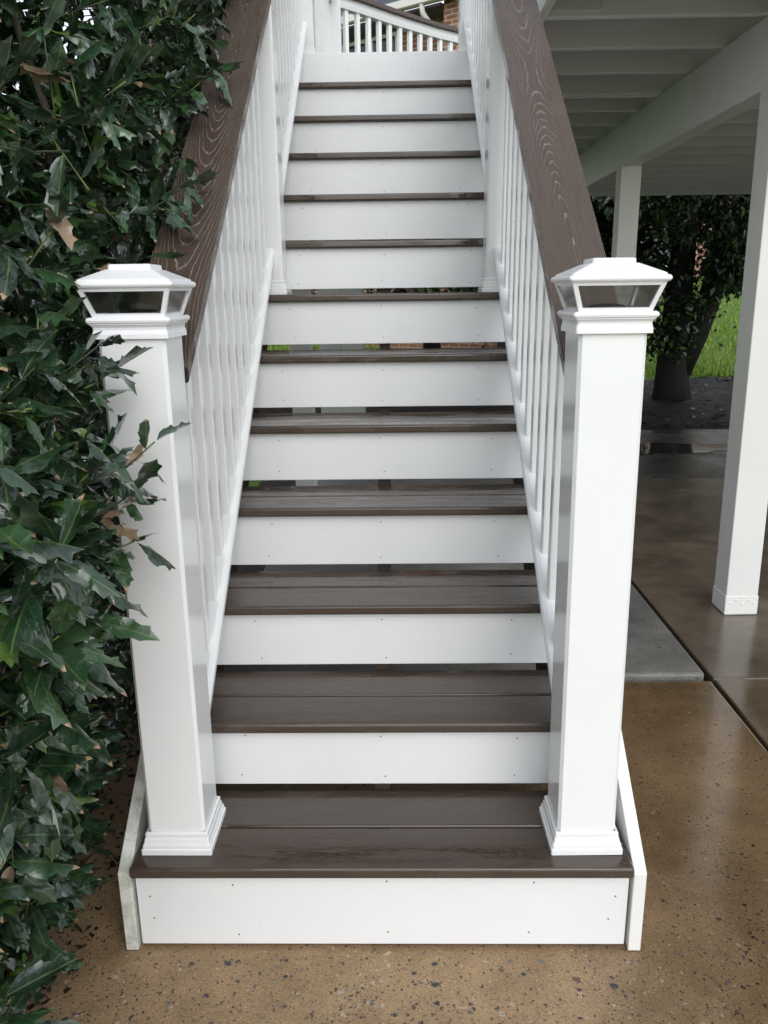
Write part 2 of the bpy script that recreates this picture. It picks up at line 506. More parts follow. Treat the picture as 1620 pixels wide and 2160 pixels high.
# ------------------------------------------------------------------ stair dimensions
RISE, RUN = 0.197, 0.25575
Z1 = 0.2005            # underside of the lowest tread
TH = 0.026             # tread thickness
SL = RISE / RUN
HW = 0.542             # half width of the treads
DECK_Z = Z1 + 12 * RISE + TH

# ------------------------------------------------------------------ the setting: terrain and concrete
def terrain():
    xs = [-300, -120, -50, -25] + list(np.arange(-16, 16.1, 2.0)) + [25, 50, 120, 300]
    ys = [-300, -100, -40, -15, -6, -2, 2, 6, 9, 10, 11, 12, 13, 14, 16, 18, 20, 23, 26, 30, 40, 60, 120, 300]
    V, F = [], []
    for y in ys:
        for x in xs:
            z = -0.06 + max(0.0, min(y, 30) - 11.0) * 0.105 + (0 if y < 11 else 0.05 * math.sin(x * 0.7 + y))
            V.append((x, y, z))
    n = len(xs)
    for j in range(len(ys) - 1):
        for i in range(n - 1):
            F.append((j * n + i, j * n + i + 1, (j + 1) * n + i + 1, (j + 1) * n + i))
    return mesh('lawn', V, F, True)
struct(link('lawn', terrain(), M['lawn']))

def slab(name, x0, x1, y0, y1, top, mat, bev=0.006):
    return struct(link(name, box_me(name, x0, x1, y0, y1, top - 0.10, top, bev, 2), M[mat]))
struct(link('slab_bed', box_me('slab_bed', -1.05, 9.0, -6.0, 6.79, -0.20, -0.045), M['mulch']))
slab('concrete_path', -1.02, 1.208, -6.0, 1.278, 0.0, 'conc_front')
slab('concrete_pad', -0.66, 1.192, 1.292, 4.585, 0.022, 'conc_pad', 0.012)
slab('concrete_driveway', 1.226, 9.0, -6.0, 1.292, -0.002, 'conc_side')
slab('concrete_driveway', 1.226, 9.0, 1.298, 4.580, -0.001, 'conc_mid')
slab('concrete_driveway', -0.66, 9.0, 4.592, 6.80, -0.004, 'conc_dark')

def puddle(name, cx, cy, rx, ry, z, seed):
    r = random.Random(seed)
    ph = [r.uniform(0, 6.28) for _ in range(4)]
    V = [(cx, cy, z)]
    N = 60
    for i in range(N):
        a = 2 * math.pi * i / N
        q = 1 + 0.16 * math.sin(3 * a + ph[0]) + 0.1 * math.sin(7 * a + ph[1]) + 0.06 * math.sin(13 * a + ph[2])
        V.append((cx + rx * q * math.cos(a), cy + ry * q * math.sin(a), z))
    F = [(0, 1 + i, 1 + (i + 1) % N) for i in range(N)]
    return struct(link(name, mesh(name, V, F), M['water']))
puddle('puddle', 2.75, 5.80, 0.75, 0.22, -0.0005, 4)
puddle('puddle', 1.95, 5.60, 0.35, 0.14, -0.0005, 9)
puddle('puddle', 3.75, 5.9, 0.30, 0.12, -0.0005, 12)

# mulch bed: a lumpy sheet from the driveway edge to the lawn, and the soil under the holly
def lumpy(name, x0, x1, y0, y1, nx, ny, amp, z, seed, edge=0.0):
    r = np.random.default_rng(seed)
    V, F = [], []
    for j in range(ny + 1):
        for i in range(nx + 1):
            x = x0 + (x1 - x0) * i / nx
            y = y0 + (y1 - y0) * j / ny
            if j == ny:
                y += 0.35 * math.sin(x * 1.1) + 0.12 * math.sin(x * 3.3)
            b = min(1.0, min(i, nx - i, j, ny - j) / 3.0)
            zz = z + amp * (r.random() * b + 0.9 * math.sin(math.pi * j / ny) * b)
            V.append((x, y, zz))
    n = nx + 1
    for j in range(ny):
        for i in range(nx):
            F.append((j * n + i, j * n + i + 1, (j + 1) * n + i + 1, (j + 1) * n + i))
    return struct(link(name, mesh(name, V, F, True), M['mulch']))
lumpy('mulch_bed', -7.0, 12.0, 6.78, 12.0, 150, 50, 0.05, -0.03, 1)
lumpy('soil_bed', -3.2, -1.025, -3.0, 4.6, 40, 90, 0.03, -0.035, 2)

def flakes(name, n, x0, x1, y0, y1, z, s0, s1, seed, matname):
    r = np.random.default_rng(seed)
    V = np.empty((n * 4, 3))
    fx = r.random(n) if x0 > 0 else r.random(n) ** 1.15
    c = np.stack([x0 + (x1 - x0) * fx, r.uniform(y0, y1, n), np.full(n, z) + r.uniform(0, 0.03, n)], 1)
    a = r.uniform(0, 2 * np.pi, n)
    d = np.stack([np.cos(a), np.sin(a), r.uniform(-0.4, 0.4, n)], 1)
    e = np.stack([-np.sin(a), np.cos(a), r.uniform(-0.4, 0.4, n)], 1)
    l = r.uniform(s0, s1, n)[:, None]
    w = l * r.uniform(0.2, 0.6, n)[:, None]
    V[0::4] = c - d * l; V[1::4] = c + e * w; V[2::4] = c + d * l; V[3::4] = c - e * w
    F = [(4 * i, 4 * i + 1, 4 * i + 2, 4 * i + 3) for i in range(n)]
    return stuff(link(name, mesh(name, V, F), M[matname]))
tag(flakes('mulch_chips', 9000, 0.8, 8.5, 6.85, 12.1, 0.0, 0.012, 0.05, 3, 'flake'), 'dark wet bark mulch chips under the trees beyond the driveway', 'mulch')
tag(flakes('mulch_chips', 9000, -1.5, -0.66, -1.2, 2.2, -0.012, 0.004, 0.016, 5, 'flake'), 'dark bark mulch on the soil under the holly bush', 'mulch')
k = NT('dead_leaf'); M['dead_leaf'] = k.fin(k.mix(k.noise(k.coords(rnd=False), 3, 2), (0.14, 0.10, 0.07), (0.42, 0.36, 0.30)), 0.35, 0.5)
tag(flakes('fallen_leaves', 160, 1.5, 7.5, 6.9, 11.6, 0.05, 0.02, 0.045, 8, 'dead_leaf'), 'scattered pale fallen leaves lying on the dark mulch', 'leaves')

def grass(n, seed):
    r = np.random.default_rng(seed)
    y = 11.7 + 9.0 * r.random(n) ** 1.6
    x = -3.0 + r.random(n) * (y * 0.62 + 5.0)
    z = -0.06 + np.maximum(0, y - 11) * 0.105 + 0.05 * np.sin(x * 0.7 + y)
    h = r.uniform(0.05, 0.11, n)
    a = r.uniform(0, np.pi, n)
    w = 0.012
    V = np.empty((n * 3, 3))
    V[0::3] = np.stack([x - w * np.cos(a), y - w * np.sin(a), z - 0.01], 1)
    V[1::3] = np.stack([x + w * np.cos(a), y + w * np.sin(a), z - 0.01], 1)
    V[2::3] = np.stack([x + r.normal(0, 0.03, n), y + r.normal(0, 0.03, n), z + h], 1)
    return mesh('grass_blades', V, [(3 * i, 3 * i + 1, 3 * i + 2) for i in range(n)])
tag(stuff(link('grass_blades', grass(30000, 6), M['grass'])), 'short bright green lawn grass beyond the mulch bed', 'grass')

# ------------------------------------------------------------------ staircase
stair = tag(empty('staircase'), 'straight outdoor staircase with wet brown treads and white risers', 'staircase')
BW = 0.1385
def tread_board_me(name, hw):
    bm_me = box_me(name, -hw, hw, 0, BW, 0, TH, 0.006, 3)
    return bm_me
tb1 = tread_board_me('tread_board', HW)
for i in range(12):
    y0, z0 = i * RUN, Z1 + i * RISE
    for b in range(2):
        jx = random.uniform(-0.0015, 0.0015)
        link('tread_board', tb1, M['tread'], stair, (jx, y0 + b * (BW + 0.0045), z0 + random.uniform(-0.0005, 0.0005)))

RB = 0.15176
NB = 0.022
def nail_me(n=8):
    V = [(0, -0.0008, 0)]
    for i in range(n):
        a = 2 * math.pi * i / n
        V.append((0.0019 * math.cos(a), -0.0004, 0.0019 * math.sin(a)))
    for i in range(n):
        a = 2 * math.pi * i / n
        V.append((0.0021 * math.cos(a), 0.002, 0.0021 * math.sin(a)))
    F = [(0, 1 + i, 1 + (i + 1) % n) for i in range(n)] + [(1 + i, 1 + n + i, 1 + n + (i + 1) % n, 1 + (i + 1) % n) for i in range(n)]
    return mesh('nail', V, F)
nail = nail_me()
nail.materials.append(M['nail'])
for i in range(13):
    y = i * RUN + NB
    if i == 0:
        zb, zt, hw = 0.010, Z1 - 0.001, 0.538
        cols = (-0.50, -0.325, 0.01, 0.33, 0.50)
    elif i == 12:
        zb, zt, hw = Z1 + 12 * RISE - RB - 0.005, DECK_Z, 0.540
        cols = (-0.20, 0.14)
    else:
        zb, zt, hw = Z1 + i * RISE - RB, Z1 + i * RISE - 0.001, 0.540
        cols = (-0.335, 0.0, 0.335)
    rb = link('riser_board', box_me('riser_board', -hw, hw, 0, 0.018, 0, zt - zb, 0.0012, 1), M['riser'], stair, (0, y, zb))
    rb.rotation_euler = (0, random.uniform(-0.0012, 0.0012), 0)
    H = zt - zb
    for cx in cols:
        for zz in ((0.55,) if i == 12 else (0.16, 0.86)):
            if i == 0 and abs(cx) > 0.45:
                zz = 0.34 if zz < 0.5 else 0.68
            link('nail', nail, M['nail'], rb, (cx + random.uniform(-0.012, 0.012), -0.0003, zz * H + random.uniform(-0.006, 0.006)))

# stringers: outer white boards, notched timber carriages hidden below
def stringer_me(name, x0, x1):
    ye = 12 * RUN + 0.06
    prof = [(0.012, 0.002), (0.012, 0.2035), (0.26, 0.2035 + 0.248 * SL + 0.004), (ye, DECK_Z - 0.03 - 0.02), (ye, DECK_Z - 0.30), (0.30, 0.002)]
    return prism_me(name, prof, x0, x1, 0.0015)
link('side_stringer', stringer_me('side_stringer', -0.572, -0.5445), M['stringer_old'], stair)['label'] = 'weathered side stringer with green algae on its cut end'
link('side_stringer', stringer_me('side_stringer', 0.5445, 0.572), M['stringer'], stair)
def carriage_me(x0, x1):
    prof = [(0.045, 0.03)]
    for i in range(12):
        prof += [(i * RUN + 0.045, Z1 + i * RISE - 0.001), ((i + 1) * RUN + 0.043, Z1 + i * RISE - 0.001)]
    ye = 12 * RUN + 0.044
    prof += [(ye, Z1 + 11 * RISE - 0.20), (0.34, 0.03)]
    return prism_me('carriage', prof, x0, x1)
for x in (-0.50, 0.0, 0.47):
    link('carriage', carriage_me(x - 0.019, x + 0.019), M['timber'], stair)

# ------------------------------------------------------------------ railings
PW = 0.0625   # post half width
def post_me(name, h):
    return rings_me(name, [(PW, 0), (PW, h)], 0.0065)
def trim_me():
    return rings_me('base_trim', [(0.0775, 0), (0.0775, 0.012), (0.0745, 0.014), (0.0745, 0.022), (0.0725, 0.024), (0.0700, 0.036), (0.0685, 0.038), (0.0685, 0.047), (0.0655, 0.050), (PW + 0.0004, 0.050)], 0.002, False)
TRIM = trim_me()
HR_B = 1.098          # intercept of the handrail underside: z = HR_B + SL*y
HR_W = 0.070
LEN_Y = 3.16
def handrail_me():
    # built lying along local Y with the length of the slope; plumb cut ends
    ang = math.atan(SL)
    L = (LEN_Y - 0.186) / math.cos(ang)
    t = 0.0255
    bm = bmesh.new()
    sh = t * math.tan(ang)
    prof = [(-HR_W, 0), (HR_W, 0), (HR_W, t), (-HR_W, t)]
    NS = 24
    rows = []
    for j in range(NS + 1):
        f = j / NS
        row = []
        for x, z in prof:
            row.append(bm.verts.new((x, f * L + (sh * z / t), z)))
        rows.append(row)
    for j in range(NS):
        for i in range(4):
            bm.faces.new((rows[j][i], rows[j][(i + 1) % 4], rows[j + 1][(i + 1) % 4], rows[j + 1][i]))
    e0 = bm.faces.new(rows[0][::-1]); e1 = bm.faces.new(rows[-1])
    le = [e for e in bm.edges if abs((e.verts[1].co - e.verts[0].co).x) < 1e-6 and abs((e.verts[1].co - e.verts[0].co).z) < 1e-6]
    bmesh.ops.bevel(bm, geom=le, offset=0.006, segments=3, profile=0.5, affect='EDGES')
    bmesh.ops.recalc_face_normals(bm, faces=bm.faces)
    for f in bm.faces:
        n = f.normal
        f.material_index = 1 if abs(n.x) < 0.1 and abs(n.y) > 0.4 and len(f.verts) > 4 else 0
        f.smooth = False
    me = bm_mesh('handrail', bm)
    me.materials.append(M['handrail']); me.materials.append(M['endgrain'])
    return me
HANDRAIL = handrail_me()

def slope_rail_me(name, prof, y0, y1):
    """profile in (x, z offset from intercept), swept along the slope with plumb ends"""
    V = [(x, y0, z + SL * y0) for x, z in prof] + [(x, y1, z + SL * y1) for x, z in prof]
    n = len(prof)
    F = [tuple(range(n)), tuple(range(n, 2 * n))[::-1]] + [(i, (i + 1) % n, n + (i + 1) % n, n + i) for i in range(n)]
    bm = bmesh.new()
    vs = [bm.verts.new(v) for v in V]
    for f in F:
        bm.faces.new([vs[i] for i in f])
    return bm_mesh(name, bm)
RT = 0.300    # intercept of the bottom rail's top
BR_PROF = [(-0.022, RT), (0.022, RT), (0.032, RT - 0.004), (0.0365, RT - 0.011), (0.0365, RT - 0.024), (0.033, RT - 0.029), (0.031, RT - 0.032), (0.031, RT - 0.056),
           (-0.031, RT - 0.056), (-0.031, RT - 0.032), (-0.033, RT - 0.029), (-0.0365, RT - 0.024), (-0.0365, RT - 0.011), (-0.032, RT - 0.004)]
TR0 = HR_B - 0.052
TR_PROF = [(-0.03, HR_B - 0.0015), (0.03, HR_B - 0.0015), (0.03, TR0 + 0.02), (0.024, TR0), (-0.024, TR0), (-0.03, TR0 + 0.02)]
BAL = 0.0165
def baluster_me():
    V = []
    for z0 in (RT - 0.006, TR0 + 0.008):
        for x, y in ((-BAL, -BAL), (BAL, -BAL), (BAL, BAL), (-BAL, BAL)):
            V.append((x, y, z0 + SL * y))
    F = [(0, 3, 2, 1), (4, 5, 6, 7), (0, 1, 5, 4), (1, 2, 6, 5), (2, 3, 7, 6), (3, 0, 4, 7)]
    bm = bmesh.new()
    vs = [bm.verts.new(v) for v in V]
    for f in F:
        bm.faces.new([vs[i] for i in f])
    bmesh.ops.bevel(bm, geom=[e for e in bm.edges if abs(e.verts[0].co.z - e.verts[1].co.z) > 0.2], offset=0.002, segments=1, affect='EDGES')
    return bm_mesh('baluster', bm)
BALM = baluster_me()
MIDY = 1.655 + PW
TOPY = 3.20 + PW
def railing(sx, label):
    r = tag(empty('stair_railing'), label, 'railing')
    xr = 0.4405 * sx
    # newel posts
    low_x = 0.4490 * sx
    p = link('newel_post', post_me('newel_post', 1.345 - (Z1 + TH)), M['vinyl'], r, (low_x, 0.1205, Z1 + TH))
    p.rotation_euler = (0, (0.0027 if sx < 0 else -0.0094), 0)
    link('base_trim', TRIM, M['vinyl'], p, (0, 0, 0.0006))
    zt = Z1 + 6 * RISE + TH
    p = link('newel_post', post_me('newel_post', HR_B + SL * (MIDY - PW) - zt - 0.004), M['vinyl'], r, (xr, MIDY, zt))
    link('base_trim', TRIM, M['vinyl'], p, (0, 0, 0.0006))
    p = link('newel_post', post_me('newel_post', 1.10), M['vinyl'], r, (0.4495 * sx if sx > 0 else -0.436, TOPY, DECK_Z + 0.0015))
    link('base_trim', TRIM, M['vinyl'], p, (0, 0, 0.0006))
    # brown cap
    ang = math.atan(SL)
    h = link('handrail', HANDRAIL, None, r, (0.4480 * sx, 0.186, HR_B + SL * 0.186), (ang, 0, 0))
    for (a, b) in ((0.1835, MIDY - PW - 0.0005), (MIDY + PW + 0.0005, TOPY - PW - 0.0005)):
        o = link('bottom_rail', slope_rail_me('bottom_rail', BR_PROF, a, b), M['vinyl'], r, (xr, 0, 0))
        o = link('upper_rail', slope_rail_me('upper_rail', TR_PROF, a, b), M['vinyl'], r, (xr, 0, 0))
        n = int(round((b - a) / 0.1175))
        sp = (b - a) / (n + 0.35)
        for q in range(n):
            y = a + sp * (q + 0.67)
            link('baluster', BALM, M['vinyl'], r, (xr + random.uniform(-0.0008, 0.0008), y, SL * y))
    return r
railing(-1, 'white stair railing with dark brown handrail beside the holly bush')
railing(1, 'white stair railing with brown handrail on the driveway side')

# ------------------------------------------------------------------ lantern post caps
def trapezoid_side(hb, ht, zb, zt, mb, mtop, mside, th):
    """one sloping side of the lantern as a frame with a hole, in the -Y face; returns frame V,F and pane V,F"""
    def P(u, v):  # u in -1..1 across, v 0..1 up
        hw = hb + (ht - hb) * v
        return Vector((u * hw, -hw, zb + (zt - zb) * v))
    n = Vector((0, -(zt - zb), -(ht - hb))).normalized()
    sv = lambda v: mside / (hb + (ht - hb) * v)
    v0, v1 = mb / (zt - zb), 1 - mtop / (zt - zb)
    outer = [P(-1, 0), P(1, 0), P(1, 1), P(-1, 1)]
    inner = [P(-1 + sv(v0), v0), P(1 - sv(v0), v0), P(1 - sv(v1), v1), P(-1 + sv(v1), v1)]
    V = outer + inner + [p - n * th for p in inner]
    F = []
    for i in range(4):
        j = (i + 1) % 4
        F.append((i, j, 4 + j, 4 + i))
        F.append((4 + i, 4 + j, 8 + j, 8 + i))
    pv = [p - n * 0.0035 for p in inner] + [p - n * 0.0055 for p in inner]
    pf = [(0, 1, 2, 3), (7, 6, 5, 4)] + [(i, 4 + i, 4 + (i + 1) % 4, (i + 1) % 4) for i in range(4)]
    return V, F, pv, pf

def lantern(loc, rz, label):
    t = tag(empty('post_cap_lantern', loc, rz), label, 'lantern', 'lantern caps on the lowest newel posts')
    link('collar', rings_me('collar', [(0.0635, -0.008), (0.0700, -0.008), (0.0700, 0.000), (0.0680, 0.008), (0.0685, 0.0125), (0.0715, 0.0165), (0.0730, 0.0175), (0.0730, 0.0190), (0.0760, 0.0212), (0.0772, 0.0250), (0.0760, 0.0288), (0.0730, 0.0308), (0.0, 0.0308)], 0.0025, False), M['lantern_white'], t)
    zb, zt, hb, ht = 0.0303, 0.0825, 0.0660, 0.0840
    V, F, pvs = [], [], []
    for q in range(4):
        v, f, pv, pf = trapezoid_side(hb, ht, zb, zt, 0.006, 0.0065, 0.0085, 0.007)
        R = Matrix.Rotation(q * math.pi / 2, 3, 'Z')
        o = len(V)
        V += [R @ a for a in v]
        F += [tuple(o + i for i in g) for g in f]
        pvs.append(([R @ a for a in pv], pf))
    link('frame', mesh('frame', V, F), M['lantern_white'], t)
    for pv, pf in pvs:
        link('glass_pane', mesh('glass_pane', pv, pf), M['glass'], t)
    link('light_unit', rings_me('light_unit', [(0.030, 0.0312), (0.030, 0.039), (0.024, 0.042), (0.008, 0.044)], 0.006), M['dark'], t)
    link('roof', rings_me('roof', [(0.0, 0.0820), (0.0845, 0.0820), (0.0880, 0.0830), (0.0902, 0.0858), (0.0906, 0.0885), (0.0892, 0.0922), (0.0862, 0.0940), (0.0835, 0.0940), (0.0832, 0.0970), (0.0810, 0.0982), (0.0440, 0.1150), (0.0395, 0.1155), (0.0390, 0.1232), (0.0370, 0.1244)], 0.003), M['lantern_white'], t)
    return t
lantern((-0.4460, 0.1205, 1.345), 0.0, 'white lantern cap with dark glass panes next to the holly leaves')
lantern((0.4385, 0.1205, 1.345), 0.0, 'white lantern cap with grey glass panes on the driveway side post')

# ------------------------------------------------------------------ deck
deck = tag(empty('deck'), 'raised white painted deck with joists, beam and square support posts', 'deck')
JB, JT = 2.44, 2.5635
DX0, DX1, DY0, DY1 = 0.602, 4.7, 1.30, 8.10
# joists across
jm = box_me('joist', DX0 + 0.040, DX1 - 0.04, -0.019, 0.019, JB, JT, 0.003, 1)
y = 1.68
while y < DY1 - 0.1:
    o = link('joist', jm, M['deck_paint'], deck, (0, y, random.uniform(-0.004, 0.003)))
    y += 0.425 + random.uniform(-0.015, 0.015)
link('joist', jm, M['deck_paint'], deck, (0, 3.44, -0.004))
# rim boards
link('rim_board', box_me('rim_board', DX0, DX0 + 0.038, DY0, DY1, JB - 0.006, DECK_Z - 0.028, 0.003, 1), M['deck_paint'], deck)
link('rim_board', box_me('rim_board', DX0 + 0.04, DX1, DY1 - 0.038, DY1, JB - 0.03, DECK_Z - 0.028, 0.003, 1), M['deck_paint'], deck)
link('rim_board', box_me('rim_board', DX0 + 0.04, DX1, DY0, DY0 + 0.038, JB - 0.006, DECK_Z - 0.028, 0.003, 1), M['deck_paint'], deck)
link('rim_board', box_me('rim_board', DX1 - 0.038, DX1, DY0 + 0.04, DY1 - 0.04, JB - 0.006, DECK_Z - 0.028, 0.003, 1), M['deck_paint'], deck)
link('rim_board', box_me('rim_board', -0.62, 0.598, 3.115, 3.150, JB - 0.12, DECK_Z - 0.028, 0.003, 1), M['deck_paint'], deck)
link('rim_board', box_me('rim_board', -0.62, -0.582, 3.155, 5.3, JB - 0.05, DECK_Z - 0.028, 0.003, 1), M['deck_paint'], deck)
# patched joint block near the rim
link('splice_block', box_me('splice_block', 0.66, 0.84, 2.058, 2.0665, JB + 0.012, JB + 0.10, 0.002, 1), M['post_paint'], deck)
# beams
link('beam', box_me('beam', 1.50, 1.60, DY0 + 0.05, 7.6, 2.165, JB - 0.006, 0.004, 2), M['deck_paint'], deck)
link('beam', box_me('beam', 4.45, 4.55, DY0 + 0.05, 7.6, 2.165, JB - 0.006, 0.004, 2), M['deck_paint'], deck)
# deck boards above, each its own
db = box_me('deck_board', -0.069, 0.069, 0, 1, 0, 0.025, 0.002, 1)
x = DX0 + 0.069
while x < DX1 - 0.05:
    o = link('deck_board', db, M['tread'], deck, (x, DY0 - 0.02, DECK_Z - 0.027))
    o.scale = (1, DY1 - DY0 + 0.04, 1)
    x += 0.1383
x = -0.62 + 0.069
while x < DX0 - 0.07:
    ye = 5.16 + max(0.0, (x + 0.45)) * 1.02
    o = link('deck_board', db, M['tread'], deck, (x, 3.117, DECK_Z - 0.027))
    o.scale = (1, ye - 3.117, 1)
    x += 0.1383
# support posts with a plated foot
def dpost(x0, y0, s, z1, lean=0.0):
    p = link('support_post', box_me('support_post', 0, s, 0, s, 0, z1, 0.004, 2, 2), M['post_paint'], deck, (x0, y0, 0.001))
    p.rotation_euler = (0, -lean, 0)
    f = link('foot_plate', box_me('foot_plate', -0.003, s + 0.003, -0.003, s + 0.003, 0.002, 0.088, 0.002, 1), M['post_paint'], p)
    bolt = rings_me('bolt', [(0.0055, 0), (0.005, 0.0012), (0.003, 0.002)], 0.002)
    for bx, bz in ((0.02, 0.055), (0.045, 0.07), (0.075, 0.05), (0.10, 0.068), (0.122, 0.055)):
        b = link('bolt', bolt, M['post_paint'], p, (bx, -0.003, bz), (math.pi / 2, 0, 0))
    for by, bz in ((0.03, 0.05), (0.06, 0.072), (0.11, 0.06)):
        b = link('bolt', bolt, M['post_paint'], p, (-0.003, by, bz), (0, -math.pi / 2, 0))
dpost(1.505, 1.898, 0.140, 2.163, 0.011)
dpost(1.482, 4.020, 0.128, 2.163)
dpost(1.482, 7.05, 0.128, 2.163)
dpost(4.43, 2.0, 0.14, 2.163)
dpost(4.43, 4.6, 0.14, 2.163)
dpost(4.43, 7.05, 0.14, 2.163)
dpost(-0.56, 3.16, 0.12, 2.31)

# white post below the landing, its shade put into grey panels, seen between the risers
pier = tag(empty('shaded_white_pier', (-0.54, 4.70, 0)), 'white post pier under the deck, shade in its grey, seen through the riser gaps', 'pier')
for q in range(2):
    for zrow in range(8):
        link('pier_panel', box_me('pier_panel', 0.17 * q, 0.17 * q + 0.168, 0, 0.30, 0.298 * zrow + 0.0, 0.298 * zrow + 0.296, 0.002, 1), M['pier_frame_grey'], pier)

# deck railing across the back of the landing
def deck_railing():
    r = tag(empty('deck_railing'), 'white baluster deck railing with dark cap above the top step', 'railing')
    pts = [Vector((-0.385, 5.19, 0)), Vector((-0.20, 5.375, 0)), Vector((0.0, 5.595, 0)), Vector((0.19, 5.79, 0)), Vector((0.39, 5.985, 0)), Vector((0.61, 6.165, 0)), Vector((0.95, 6.40, 0)), Vector((1.35, 6.62, 0))]
    def sweep(name, prof, mat):
        V, F = [], []
        n = len(prof)
        for i, p in enumerate(pts):
            d = (pts[min(i + 1, len(pts) - 1)] - pts[max(i - 1, 0)]).normalized()
            s = Vector((d.y, -d.x, 0))
            V += [p + s * a + Vector((0, 0, b)) for a, b in prof]
        for i in range(len(pts) - 1):
            for j in range(n):
                F.append((i * n + j, i * n + (j + 1) % n, (i + 1) * n + (j + 1) % n, (i + 1) * n + j))
        F.append(tuple(range(n))[::-1]); F.append(tuple((len(pts) - 1) * n + j for j in range(n)))
        link(name, mesh(name, V, F), M[mat], r)
    sweep('handrail', [(-0.07, 3.505), (0.07, 3.505), (0.07, 3.532), (-0.07, 3.532)], 'handrail')
    sweep('upper_rail', [(-0.028, 3.434), (0.028, 3.434), (0.034, 3.46), (0.034, 3.503), (-0.034, 3.503), (-0.034, 3.46)], 'vinyl')
    sweep('bottom_rail', [(-0.03, 2.66), (0.03, 2.66), (0.03, 2.71), (-0.03, 2.71)], 'vinyl')
    bmz = box_me('baluster', -BAL, BAL, -BAL, BAL, 2.708, 3.437, 0.002, 1, 2)
    tot = 0.0
    step = 0.118
    nxt = 0.10
    for i in range(len(pts) - 1):
        seg = (pts[i + 1] - pts[i]).length
        while nxt <= tot + seg:
            p = pts[i].lerp(pts[i + 1], (nxt - tot) / seg)
            link('baluster', bmz, M['vinyl'], r, p, (0, 0, rad(44)))
            nxt += step
        tot += seg
    for p, s in ((Vector((-0.405, 5.15, DECK_Z)), 1), (Vector((1.40, 6.65, DECK_Z)), 1)):
        q = link('newel_post', post_me('newel_post', 1.06), M['vinyl'], r, p)
        link('base_trim', TRIM, M['vinyl'], q, (0, 0, 0.0006))
    # return along the landing's left side
    link('handrail', box_me('handrail', -0.07, 0.07, 3.36, 5.08, 3.505, 3.532, 0.004, 2), M['handrail'], r, (-0.43, 0, 0))
    link('upper_rail', box_me('upper_rail', -0.034, 0.034, 3.33, 5.085, 3.434, 3.503, 0.004, 1), M['vinyl'], r, (-0.43, 0, 0))
    link('bottom_rail', box_me('bottom_rail', -0.03, 0.03, 3.33, 5.085, 2.66, 2.71, 0.004, 1), M['vinyl'], r, (-0.43, 0, 0))
    yy = 3.43
    while yy < 5.05:
        link('baluster', bmz, M['vinyl'], r, (-0.43, yy, 0))
        yy += 0.118
deck_railing()

# ------------------------------------------------------------------ houses
def quad_obj(name, pts, mat, parent):
    return link(name, mesh(name, pts, [tuple(range(len(pts)))]), M[mat], parent)

def house_a():
    rz = math.atan2(-0.59, 0.807)
    h = tag(empty('brick_house', (0.40, 13.343, 0.0), rz), 'brick house with grey shingle roof and white gutter beyond the deck railing', 'house')
    link('wall', box_me('wall', -14, 0.48, 0.55, 8.0, 0, 5.86), M['brick'], h)
    link('wall', box_me('wall', 0.50, 2.3, 0.10, 3.0, 0, 8.2), M['brick'], h)
    rf = link('roof', mesh('roof', [(-14.4, 0, 6.0), (0.72, 0, 6.0), (0.72, 4.6, 8.9), (-14.4, 4.6, 8.9), (-14.4, 0, 5.90), (0.72, 0, 5.90), (0.72, 4.6, 8.8), (-14.4, 4.6, 8.8)],
              [(0, 1, 2, 3), (7, 6, 5, 4), (0, 4, 5, 1), (1, 5, 6, 2), (3, 2, 6, 7), (0, 3, 7, 4)]), M['shingle'], h)
    link('soffit', box_me('soffit', -14.4, 0.49, 0.02, 0.54, 5.845, 5.885), M['soffit'], h)
    g = link('gutter', prism_me('gutter', [(-0.13, 5.90), (-0.13, 6.01), (-0.115, 6.01), (-0.115, 5.915), (-0.02, 5.915), (-0.02, 6.01), (-0.004, 6.01), (-0.004, 5.885), (-0.10, 5.885)], -14.4, 0.72), M['trim_far'], h)
    link('downspout', tube_me('downspout', [(0.18, -0.07, 5.90), (0.18, -0.04, 5.78), (0.24, 0.10, 5.62), (0.40, 0.36, 5.40), (0.43, 0.48, 5.22), (0.43, 0.50, 0.1)], [0.045] * 6, 8), M['trim_far'], h)
    link('eave_return', box_me('eave_return', 0.74, 1.15, -0.14, 0.09, 5.86, 6.08, 0.01, 1), M['trim_far'], h)
    for (x0, x1, z0, z1) in ((0.90, 1.75, 3.7, 5.30), (0.9, 1.75, 0.9, 2.5)):
        w = link('window', box_me('window', x0, x1, 0.07, 0.13, z0, z1, 0.01, 1), M['pier_frame_grey'], h)
        link('pane', box_me('pane', x0 + 0.09, x1 - 0.09, 0.06, 0.068, z0 + 0.09, (z0 + z1) / 2 - 0.03), M['window'], w)
        link('pane', box_me('pane', x0 + 0.09, x1 - 0.09, 0.06, 0.068, (z0 + z1) / 2 + 0.03, z1 - 0.09), M['window'], w)
    for (x0, x1) in ((-2.0, -1.38), (-1.33, -0.71), (-4.6, -3.7)):
        w = link('window', box_me('window', x0, x1, 0.51, 0.57, 4.2, 5.80, 0.01, 1), M['trim_far'], h)
        link('pane', box_me('pane', x0 + 0.07, x1 - 0.07, 0.50, 0.508, 4.27, 4.95), M['window'], w)
        link('pane', box_me('pane', x0 + 0.07, x1 - 0.07, 0.50, 0.508, 5.0, 5.73), M['window'], w)
house_a()

